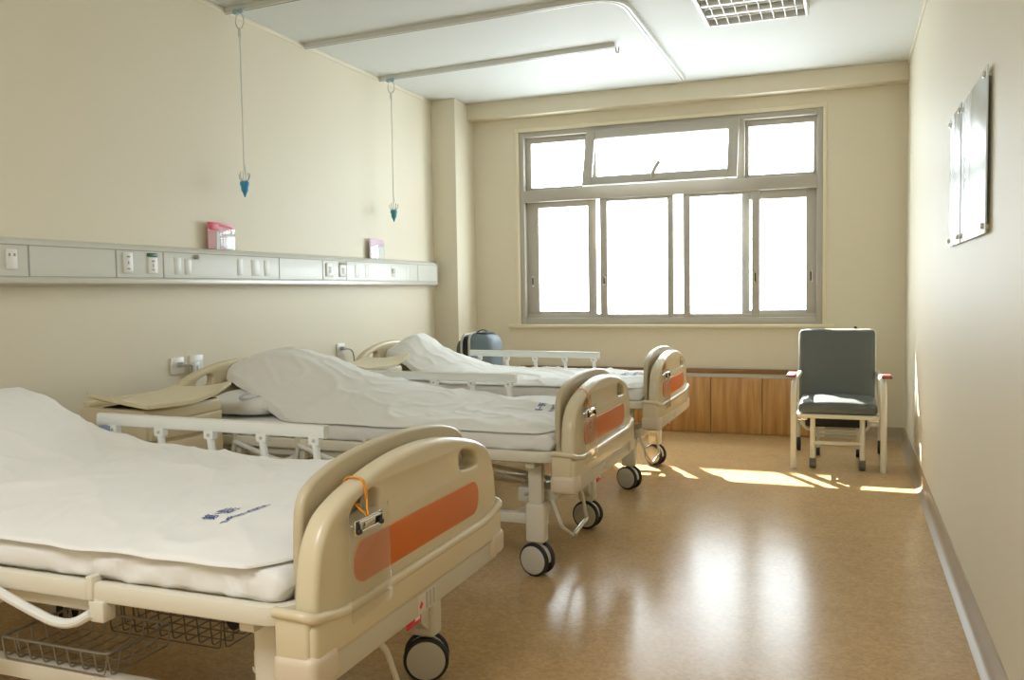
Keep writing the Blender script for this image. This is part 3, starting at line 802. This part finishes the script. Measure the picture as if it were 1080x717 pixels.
# nearest bed: spread flat, head part raised
P1 = [(-3.2, .885), (-3.03, .880), (-2.84, .850), (-2.675, .795), (-2.518, .735), (-2.28, .682), (-2.0, .664), (-1.6, .662), (-1.1, .660)]
def H1(x, y):
    h = cubic(x, P1)
    sag = .030*max(0, (-y-.18)/.30)**1.5+.012*max(0, (y-.40)/.1)
    if x < -2.0: sag += (h-.664)*.10*max(0, (-y-.2)/.3)
    foot = .03*max(0, (x+1.24)/.14)**2
    return h-sag-foot
quilt(BED_Y[0], 2.0, H1, lambda y: -2.915, lambda y: -1.128+.008*sin(y*9)-.055*max(0, (abs(y)-.37)/.11)**2, -.492, .47, .616, .25,
      'white quilt printed with blue hospital lettering, on the bed nearest the camera',
      [('第一医院', .044, -1.445, -.235), ('THE FIRST HOSPITAL', .030, -1.385, -.225)], amp=.021)
# middle and far beds: bunched over the pillow, near head corner pulled back
G = [(-3.03, .74), (-2.88, .90), (-2.735, 1.0), (-2.56, .84), (-2.35, .56), (-2.175, .38), (-1.9, .17), (-1.56, .06), (-1.1, 0)]
WY = [(-.5, 0), (-.4, .13), (-.3, .38), (-.2, .66), (-.1, .88), (0, 1), (.2, 1), (.33, .80), (.42, .45), (.5, .1)]
G3 = [(-3.03, .60), (-2.93, .82), (-2.84, .97), (-2.78, .86), (-2.70, .64), (-2.57, .45), (-2.42, .24), (-2.32, .11), (-2.1, .07), (-1.57, .04), (-1.1, 0)]
WY3 = [(-.5, 0), (-.4, .13), (-.3, .38), (-.2, .66), (-.1, .9), (0, 1), (.15, 1), (.3, .72), (.42, .3), (.5, .05)]
def H3(x, y): return .645+.265*cubic(x, G3)*cubic(y, WY3)-.022*max(0, (-y-.3)/.18)**2-.03*max(0, (x+1.24)/.14)**2
def H2(x, y): return .648+.258*cubic(x, G)*cubic(y, WY)-.022*max(0, (-y-.3)/.18)**2-.03*max(0, (x+1.24)/.14)**2
XH = [(-.5, -2.22), (-.47, -2.38), (-.40, -2.50), (-.30, -2.72), (-.2, -2.92), (-.14, -3.0), (0, -3.02), (.5, -3.02)]
for i, (s, lab, pr) in enumerate(((13.0, 'white quilt bunched over the pillow of the middle bed', [('第一医院', .044, -1.31, .02), ('THE FIRST HOSPITAL', .030, -1.25, .03)]),
                              (27.0, 'white quilt with a tall fold at the head of the bed farthest from the camera', [('第一医院', .044, -1.31, .02), ('THE FIRST HOSPITAL', .030, -1.25, .03)]))):
    quilt(BED_Y[1+i], s, H3 if i else H2, lambda y: cubic(y, XH), lambda y: -1.128+.006*sin(y*11)-.05*max(0, (abs(y)-.37)/.11)**2, -.478, .47, .615, .040, lab, pr, amp=.024)
# pillow on the middle bed
def pillow(yc, label):
    b = MB(); cx, cy, a, c, h = -2.755, yc-.055, .195, .375, .066
    def up(u, v):
        s, t = u*2-1, v*2-1
        k = (max(0, 1-s**4)*max(0, 1-t**4))**.5
        x = cx+a*s*(1-.05*t*t); y = cy+c*t*(1-.05*s*s)
        return x, y, k
    f1 = lambda u, v: (lambda q: V((q[0], q[1], .662+h*q[2]*(1+.10*fbm(q[0]*9, q[1]*9, 3)))))(up(u, v))
    f2 = lambda u, v: (lambda q: V((q[0], q[1], .662-.048*q[2]**.6)))(up(u, v))
    A = b.grid(34, 50, f1); Bq = b.grid(34, 50, f2)
    bmesh.ops.remove_doubles(b.bm, verts=b.bm.verts, dist=1e-4)
    b.mi = 1
    fz = lambda x, y: f1((x-cx)/a/2+.5, (y-cy)/c/2+.5).z+.0015
    px, py = cx+.065, cy-.285
    for k in range(40):   # ring stamp
        t0, t1 = 2*pi*k/40, 2*pi*(k+.8)/40
        for r0, r1 in ((.060, .064), (.046, .049)):
            q = [(px+r*cos(t)*.8, py+r*sin(t)*1.0) for r, t in ((r0, t0), (r1, t0), (r1, t1), (r0, t1))]
            b.bm.faces.new([b.bm.verts.new((x, y, fz(x, y))) for x, y in q]).material_index = 1
    for k in range(26):   # stitched marks between the rings
        t = 2*pi*k/26
        q = [(px+r*cos(tt)*.9, py+r*sin(tt)) for r, tt in ((.051, t), (.058, t), (.058, t+.12), (.051, t+.12))]
        b.bm.faces.new([b.bm.verts.new((x, y, fz(x, y))) for x, y in q]).material_index = 1
    ob = b.build('pillow', [M['sheet'], M['ink_soft']], None, (cx, cy, .614), ang=80)
    tag(ob, label, 'pillow')
pillow(BED_Y[1], 'white pillow with a blue ring stamp under the quilt of the middle bed')

# ------------------------------------------------------------------ clipboards on the foot boards
CO = (-1.0, -.30, .60)
cb = thing('clipboard', '', 'clipboard', CO, 'clear clipboards hanging on the foot boards')
def cp(mb, name, m, parent=None, label=None): return mb.build(name, M[m], parent or cb, CO, label=label)
b = MB(); b.box(-.9985, -.9955, -.39, -.215, .485, .717, .001)
for v in b.bm.verts: v.co.x += (.717-v.co.z)*.02
cp(b, 'clear_board', 'acrylic')
b = MB(); b.box(-.9955, -.990, -.372, -.262, .672, .706, .002); b.tube([(-.988, -.365, .700), (-.988, -.268, .700)], .004, 8); b.tube([(-.988, -.352, .680), (-.988, -.282, .680)], .0035, 8)
b.box(-.9955, -.984, -.340, -.294, .684, .700, .003)
cl_ = cp(b, 'clip', 'chrome', label='silver spring clip')
for y in (-.364, -.268):
    b = MB(); b.lathe([(.006, 0), (.0075, .006), (.005, .011)], (-.992, y, .682), (1, 0, 0), 12); b.box(-.994, -.985, y-.006, y+.006, .682, .704, .002); cp(b, 'clip_end', 'black', cl_)
b = MB()
b.tube([(-.994, -.312, .706), (-1.002, -.304, .720), (-1.013, -.296, .736)], .003, 8)
b.tube([(-.994, -.322, .706), (-1.004, -.326, .718), (-1.03, -.318, .728)], .003, 8)
b.tube([(-1.0150, -.294, .736), (-1.0165, -.292, .758), (-1.028, -.290, .7825), (-1.048, -.290, .7855), (-1.068, -.290, .7825), (-1.0795, -.292, .758), (-1.078, -.298, .738), (-1.048, -.306, .7255), (-1.022, -.312, .728)], .006, 8, fillet=.008, flat=(.006, .0016, .8))
for v in b.bm.verts:
    if v.co.x < -1.004: v.co.x += .007
cp(b, 'ribbon', 'cloth_o', label='orange ribbon loop')
for i, lab in enumerate(('clear clipboard with orange ribbon on the nearest foot board', 'clear clipboard with orange ribbon on the middle foot board', 'clear clipboard on the farthest foot board')):
    o = cb if i == 0 else copy_tree(cb)
    o.location = (CO[0], CO[1]+BED_Y[i], CO[2]); o['label'] = lab
    
# ------------------------------------------------------------------ wire baskets under the nearest bed
def basket(x0, x1, y0, y1, z0, z1, nx, ny, m, label, r=.0022, taper=.0):
    o = thing('wire_basket', label, 'basket', ((x0+x1)/2, (y0+y1)/2, z0), 'wire baskets under the nearest bed'); O = ((x0+x1)/2, (y0+y1)/2, z0)
    b = MB(); b.tube([(x0, y0, z1), (x1, y0, z1), (x1, y1, z1), (x0, y1, z1)], r*1.8, 8, fillet=.02, closed=True); b.build('rim', M[m], o, O)
    b = MB()
    for k in range(nx+1):
        x = x0+(x1-x0)*k/nx; b.tube([(x, y0, z1), (x, y0+.01, z0), (x, y1-.01, z0), (x, y1, z1)], r, 6, fillet=.01, fs=2)
    for k in range(ny+1):
        y = y0+(y1-y0)*k/ny; b.tube([(x0, y, z1), (x0+.01, y, z0), (x1-.01, y, z0), (x1, y, z1)], r, 6, fillet=.01, fs=2)
    b.build('mesh', M[m], o, O)
    return o
y0 = BED_Y[0]
basket(-2.06, -1.70, y0-.385, y0-.17, .262, .318, 8, 5, 'wire_l', 'grey wire basket resting on the base frame under the nearest bed')
bk = basket(-1.95, -1.55, y0-.14, y0+.22, .255, .365, 9, 7, 'wire', 'dark wire basket hung below the deck near the foot of the nearest bed')
pl = thing('padlock', 'small dark padlock hanging on the dark wire basket under the nearest bed', 'padlock', (-1.545, y0-.10, .345)); O = (-1.545, y0-.10, .345)
b = MB(); b.lathe([(.017, -.008), (.021, -.005), (.021, .005), (.017, .008)], (-1.545, y0-.10, .315), (0, 1, 0), 18); b.build('lock_body', M['black'], pl, O)
b = MB(); b.tube([(-1.559, y0-.10, .327), (-1.559, y0-.10, .362), (-1.545, y0-.10, .376), (-1.531, y0-.10, .362), (-1.531, y0-.10, .327)], .003, 8, fillet=.01); b.build('shackle', M['wire'], pl, O)

# ------------------------------------------------------------------ bedside cabinets
def cabinet():
    X0, X1, Y0, Y1, ZT = -2.98, -2.62, 2.716, 3.165, .752
    O = (-2.8, 2.94, 0)
    o = thing('bedside_cabinet', '', 'bedside cabinet', O, 'bedside cabinets between the beds')
    cx = lambda a, c, d: V((a, c, d))
    bow = lambda t: .022*(1-(2*t-1)**2)
    def bowbox(x0, x1, y0, y1, z0, z1, bev=0, n=10):
        b = MB()
        loop = [(x0, y0), (x0, y1)]+[(x1+bow((y1-(y1-y0)*k/n-Y0)/(Y1-Y0)), y1-(y1-y0)*k/n) for k in range(n+1)]
        b.plate(loop, z1-z0, lambda a, c, d: V((a, c, (z0+z1)/2+d)), bevel=bev)
        return b
    bowbox(X0, X1-.012, Y0, Y1, .09, .742, .006).build('body', M['cab'], o, O)
    bowbox(X1-.02, X1+.004, Y0+.012, Y1-.012, .615, .69, .005).build('drawer', M['cab'], o, O)
    d = o.children[-1]
    b = MB(); b.tube([(X1+.012, 2.84, .66), (X1+.032, 2.88, .662), (X1+.038, 2.94, .662), (X1+.032, 3.0, .662), (X1+.012, 3.04, .66)], .006, 8); b.build('handle', M['cab_lid'], d, O)
    bowbox(X1-.02, X1+.004, Y0+.012, Y1-.012, .12, .60, .005).build('door', M['cab'], o, O)
    d = o.children[-1]
    b = MB(); b.lathe([(.010, 0), (.012, .012), (.008, .018)], (X1+.014, Y0+.07, .50), (1, 0, 0), 12); b.build('door_knob', M['grey'], d, O)
    bowbox(X1-.03, X1-.006, Y0+.004, Y1-.004, .693, .735, .003).build('pull_out_tray', M['cab_lid'], o, O)
    b = MB(); b.box(X0+.0, X0+.03, Y0+.02, Y1-.02, .740, .765, .006); b.build('back_rim', M['cab_lid'], o, O)
    bowbox(X0+.10, X1-.02, Y0+.03, Y1-.012, .7405, .7445).build('gap_shade_sheet', M['gap'], o, O, label='dark sheet painted as shade under the lid')  # thin dark sheet stands in for the shade beneath the lid
    # wavy lid with upswept ends
    b = MB(); n, m = 24, 14
    def lid(u, v, off):
        x = X0+.075+(X1+.03+bow(v)-X0-.075)*u; y = Y0-.03+(Y1-Y0+.06)*v
        near = max(0, (.32-v)/.32)**1.6*(.044*(1-u)**1.2+.004); far = max(0, (v-.45)/.55)**1.7*(.052*u**1.5+.026*(1-u)**2)
        return V((x, y, ZT+near+far+off))
    A = b.grid(m, n, lambda u, v: lid(u, v, .012)); Bq = b.grid(m, n, lambda u, v: lid(u, v, -.004))
    for i in range(m-1):
        for j in (0, n-1): b.bm.faces.new((A[i][j], A[i+1][j], Bq[i+1][j], Bq[i][j]))
    for j in range(n-1):
        for i in (0, m-1): b.bm.faces.new((A[i][j], A[i][j+1], Bq[i][j+1], Bq[i][j]))
    b.build('lid', M['cab_lid'], o, O, ang=50, label='curved lid with upswept ends')
    for x in (X0+.05, X1-.05):
        for y in (Y0+.05, Y1-.05):
            b = MB(); b.lathe([(.025, -.012), (.03, -.008), (.03, .008), (.025, .012)], (x, y, .03), (0, 1, 0), 16); b.box(x-.018, x+.018, y-.016, y+.016, .045, .092, .005); b.build('caster', M['grey'], o, O)
    return o
cabA = cabinet(); cabA['label'] = 'beige bedside cabinet between the nearest and middle beds'
cabB = copy_tree(cabA); cabB.location.y += 1.715; cabB['label'] = 'beige bedside cabinet between the middle and farthest beds'

# ------------------------------------------------------------------ companion chair by the window
CX = -.045; O = (CX, 6.25, 0)
ch = thing('companion_chair', 'dark grey padded folding companion chair with ivory tube arms by the window', 'chair', O)
def cpart(mb, name, m, parent=None, label=None, ang=40): return mb.build(name, M[m], parent or ch, O, label=label, ang=ang)
def cushion(x0, x1, y0, y1, z0, z1, crown, n=18):
    """padded slab, crown on the +z face"""
    b = MB(); b.box(x0, x1, y0, y1, z0, z1, .028, 4)
    bmesh.ops.subdivide_edges(b.bm, edges=[e for e in b.bm.edges if e.calc_length() > .1], cuts=6, use_grid_fill=True)
    for v in b.bm.verts:
        s = (v.co.x-(x0+x1)/2)/((x1-x0)/2); t = (v.co.y-(y0+y1)/2)/((y1-y0)/2)
        if v.co.z > (z0+z1)/2: v.co.z += crown*max(0, 1-s*s)*max(0, 1-t*t)**.6
    return b
b = cushion(-.288, .196, 5.985, 6.46, .364, .440, .030); cpart(b, 'seat', 'vinyl')
b = cushion(-.248, .248, -.26, .26, -.03, .03, .012)
mt = Matrix.Translation((CX-.012, 6.50, .64)) @ Matrix.Rotation(R(-8), 4, 'X') @ Matrix.Rotation(R(90), 4, 'X')
for v in b.bm.verts: v.co = mt @ V((v.co.x*1.005, v.co.y, v.co.z))
cpart(b, 'backrest', 'vinyl')
b = MB(); zt = .90
bt = lambda x, z: (x, 6.545+(z-.64)*.14, z)
b.tube([bt(-.304, .33), bt(-.304, .875), bt(-.26, .888), bt(.16, .888), bt(.19, .875), bt(.19, .33)], .011, 10, fillet=.03)
cpart(b, 'back_frame', 'chairw')
b = MB(); b.box(-.02, .075, 6.585, 6.60, .885, .902, .004); b.box(.055, .075, 6.585, 6.60, .90, .915, .004); cpart(b, 'back_strap', 'black')
b = MB(); b.tube([(-.292, 5.992, .352), (.200, 5.992, .352), (.200, 6.48, .352), (-.292, 6.48, .352)], .012, 8, closed=True, fillet=.03, flat=(.012, .014, .6)); cpart(b, 'seat_frame', 'chairw')
b = MB()
for s in (-.262, .172): b.box(s-.03, s+.03, 5.995, 6.03, .325, .34, .004)
cpart(b, 'hinge_plate', 'chrome')
for x, s in ((-.318, 1), (.232, -1)):
    b = MB(); b.tube([(x, 6.0, 0), (x, 6.0, .50), (x+s*.004, 6.04, .575), (x+s*.010, 6.16, .592), (x+s*.02, 6.52, .592)], .0195, 14, fillet=.06); o_ = cpart(b, 'arm', 'chairw', label='ivory tube arm and front leg')
    b = MB(); b.box(x-s*.020-.031, x-s*.020+.031, 6.02, 6.30, .602, .615, .006, 3); 
    cpart(b, 'armrest', 'redpad', o_, label='red armrest pad')
    b = MB(); b.tube([(x+s*.02, 6.50, .592), (x+s*.005, 6.62, .30), (x+s*.0, 6.68, .09)], .013, 10); cpart(b, 'rear_leg', 'chairw')
    b = MB(); b.lathe([(.02, -.014), (.046, -.014), (.05, -.008), (.05, .008), (.046, .014), (.02, .014)], (x, 6.68, .05), (1, 0, 0), 22); cpart(b, 'rear_wheel', 'tyre')
for x in (-.198, .106):
    b = MB(); b.tube([(x, 6.03, .345), (x, 6.03, .062)], .0165, 12); cpart(b, 'inner_leg', 'chairw')
    b = MB(); b.lathe([(.015, -.022), (.027, -.018), (.027, .018), (.015, .022)], (x, 6.03, .0275), (1, 0, 0), 16); b.box(x-.021, x+.021, 6.008, 6.052, .035, .07, .006); cpart(b, 'caster', 'caster_dark')
    b = MB(); b.tube([(x+(.02 if x < 0 else -.02), 6.45, .345), (x+(.02 if x < 0 else -.02), 6.5, .06)], .011, 10); cpart(b, 'inner_leg', 'chairw')
    b = MB(); b.lathe([(.015, -.014), (.03, -.012), (.03, .012), (.015, .014)], (x+(.02 if x < 0 else -.02), 6.5, .0305), (1, 0, 0), 16); cpart(b, 'caster', 'tyre')
b = MB(); b.tube([(-.198, 6.03, .172), (.106, 6.03, .172)], .0125, 10); b.tube([(-.178, 6.49, .16), (.086, 6.49, .16)], .010, 10); b.tube([(-.31, 6.645, .205), (.225, 6.645, .205)], .010, 10); cpart(b, 'crossbar', 'chairw')
b = MB(); b.tube([(-.27, 6.36, .33), (-.29, 6.36, .27), (-.255, 6.36, .205), (.13, 6.36, .205), (.165, 6.36, .27), (.15, 6.36, .33)], .010, 10, fillet=.05); cpart(b, 'footrest_frame', 'chairw')
b = MB(); b.box(-.262, .142, 6.375, 6.43, .222, .335, .02, 3); cpart(b, 'footrest_cushion', 'vinyl_shade', label='folded footrest cushion, painted black as shade under the seat')  # shade under the seat is put into the cushion's black colour

# ------------------------------------------------------------------ backpack behind the farthest bed, on a low stool
BO = (-2.82, 6.56, .50)
bg = thing('backpack', 'blue-grey backpack with pale piping behind the farthest bed', 'backpack', BO)
def slab(name, m, xs, hw, z1, parent=None, label=None):
    """rounded bag section between the x stations: list of (x, width scale, height scale)"""
    b = MB(); rings = []
    for x, sw, sh in xs:
        lp = rrect(-hw*sw, hw*sw, .50, .50+(z1-.50)*sh, min(.075, hw*sw*.8), 6)
        rings.append([b.bm.verts.new((x+.02*(1-abs(2*(z-.5)/(z1-.5)-1)) if False else x, 6.56+y, z)) for y, z in lp])
    for A, Bq in zip(rings, rings[1:]):
        for k in range(len(A)): b.bm.faces.new((A[k], A[(k+1) % len(A)], Bq[(k+1) % len(A)], Bq[k]))
    b.bm.faces.new(rings[0][::-1]); b.bm.faces.new(rings[-1])
    return b.build(name, M[m], parent or bg, BO, ang=50, label=label)
slab('back_pocket', 'bagd', [(-2.975, .60, .78), (-2.962, .80, .87), (-2.93, .90, .92), (-2.905, .92, .935)], .145, .845, label='dark grey rear pocket')
slab('side_gusset', 'black', [(-2.905, .9, .95), (-2.835, .92, .97)], .145, .855, label='black side gusset')
slab('front_body', 'bagb', [(-2.835, .98, .985), (-2.80, 1.02, 1.0), (-2.73, 1.0, .99), (-2.69, .94, .955), (-2.66, .84, .89), (-2.645, .66, .78)], .150, .866)
for x, sw, sh in ((-2.905, .95, .955), (-2.835, 1.0, .99)):
    b = MB(); lp = rrect(-.15*sw, .15*sw, .512, .50+(.866-.5)*sh, .075, 6); b.tube([(x, 6.56+y, z) for y, z in lp], .011, 8, closed=True); b.build('piping', M['bagp'], bg, BO, label='pale piping')
b = MB(); b.tube([(-2.83, 6.56, .862), (-2.79, 6.56, .888), (-2.75, 6.56, .886), (-2.72, 6.56, .858)], .008, 8, fillet=.03, flat=(.016, .005, .7)); b.build('top_handle', M['bagd'], bg, BO)
b = MB(); b.box(-2.80, -2.70, 6.46, 6.66, .861, .869, .004); b.build('top_flap', M['bagd'], bg, BO)
so = (-2.8, 6.56, 0)
st = thing('stool', 'low wooden stool under the backpack', 'stool', so)
MB().box(-2.99, -2.62, 6.40, 6.72, .465, .4995, .01).build('seat', M['stool'], st, so)
for x in (-2.95, -2.66):
    for y in (6.44, 6.68): MB().tube([(x, y, 0), (x, y, .466)], .016, 10).build('leg', M['stool'], st, so)

# ------------------------------------------------------------------ light
FILL_POWER = 46
w = bpy.data.worlds.new('bright_hazy_sky'); sc.world = w; w.use_nodes = True
bgn = w.node_tree.nodes['Background']; bgn.inputs[0].default_value = (.86, .94, 1, 1); bgn.inputs[1].default_value = 9
sun = bpy.data.lights.new('sun', 'SUN'); sun.energy = 26; sun.angle = R(.6); sun.color = (1, .93, .80)
so_ = bpy.data.objects.new('sun', sun); C.objects.link(so_); so_.location = (-6, 14, 10)
d = V((.66, -1, -1.015)).normalized(); so_.rotation_euler = d.to_track_quat('-Z', 'Y').to_euler()
po = bpy.data.lights.new('window_portal', 'AREA'); po.shape = 'RECTANGLE'; po.size = WX1-WX0; po.size_y = WZ1-WZ0; po.cycles.is_portal = True
p_ = bpy.data.objects.new('window_portal', po); C.objects.link(p_); p_.location = ((WX0+WX1)/2, YW+T+.01, (WZ0+WZ1)/2); p_.rotation_euler = (R(-90), 0, 0)
# added fill light just under the ceiling, behind the camera
ar = bpy.data.lights.new('rear_fill_light', 'AREA'); ar.shape = 'RECTANGLE'; ar.size = 1.2; ar.size_y = 1.2; ar.energy = FILL_POWER; ar.color = (.95, .98, 1)
a_ = bpy.data.objects.new('rear_fill_light', ar); C.objects.link(a_); a_.location = (-1.3, -.4, H-.01)

# ------------------------------------------------------------------ camera
cam = bpy.data.cameras.new('camera'); co = bpy.data.objects.new('camera', cam); C.objects.link(co)
yaw, pit, rol = .3669, .0561, -.0153
F = V((-sin(yaw)*cos(pit), cos(yaw)*cos(pit), -sin(pit))); rv = V((cos(yaw), sin(yaw), 0)); uv = rv.cross(F)
r2 = rv*cos(rol)+uv*sin(rol); u2 = -rv*sin(rol)+uv*cos(rol)
m = Matrix((r2, u2, -F)).transposed().to_4x4(); m.translation = (0, 0, 1.2); co.matrix_world = m
cam.sensor_width = 36; cam.sensor_fit = 'HORIZONTAL'; cam.lens = 916.77/1080*36; cam.clip_start = .02
sc.camera = co
sc.view_settings.view_transform = 'Standard'; sc.view_settings.look = 'None'; sc.view_settings.gamma = 1; sc.view_settings.exposure = .43
try: sc.view_settings.use_curve_mapping = False
except Exception: pass
sc.cycles.max_bounces = 12; sc.cycles.diffuse_bounces = 6; sc.cycles.transparent_max_bounces = 16
sc.cycles.use_denoising = True; sc.cycles.sample_clamp_indirect = 6
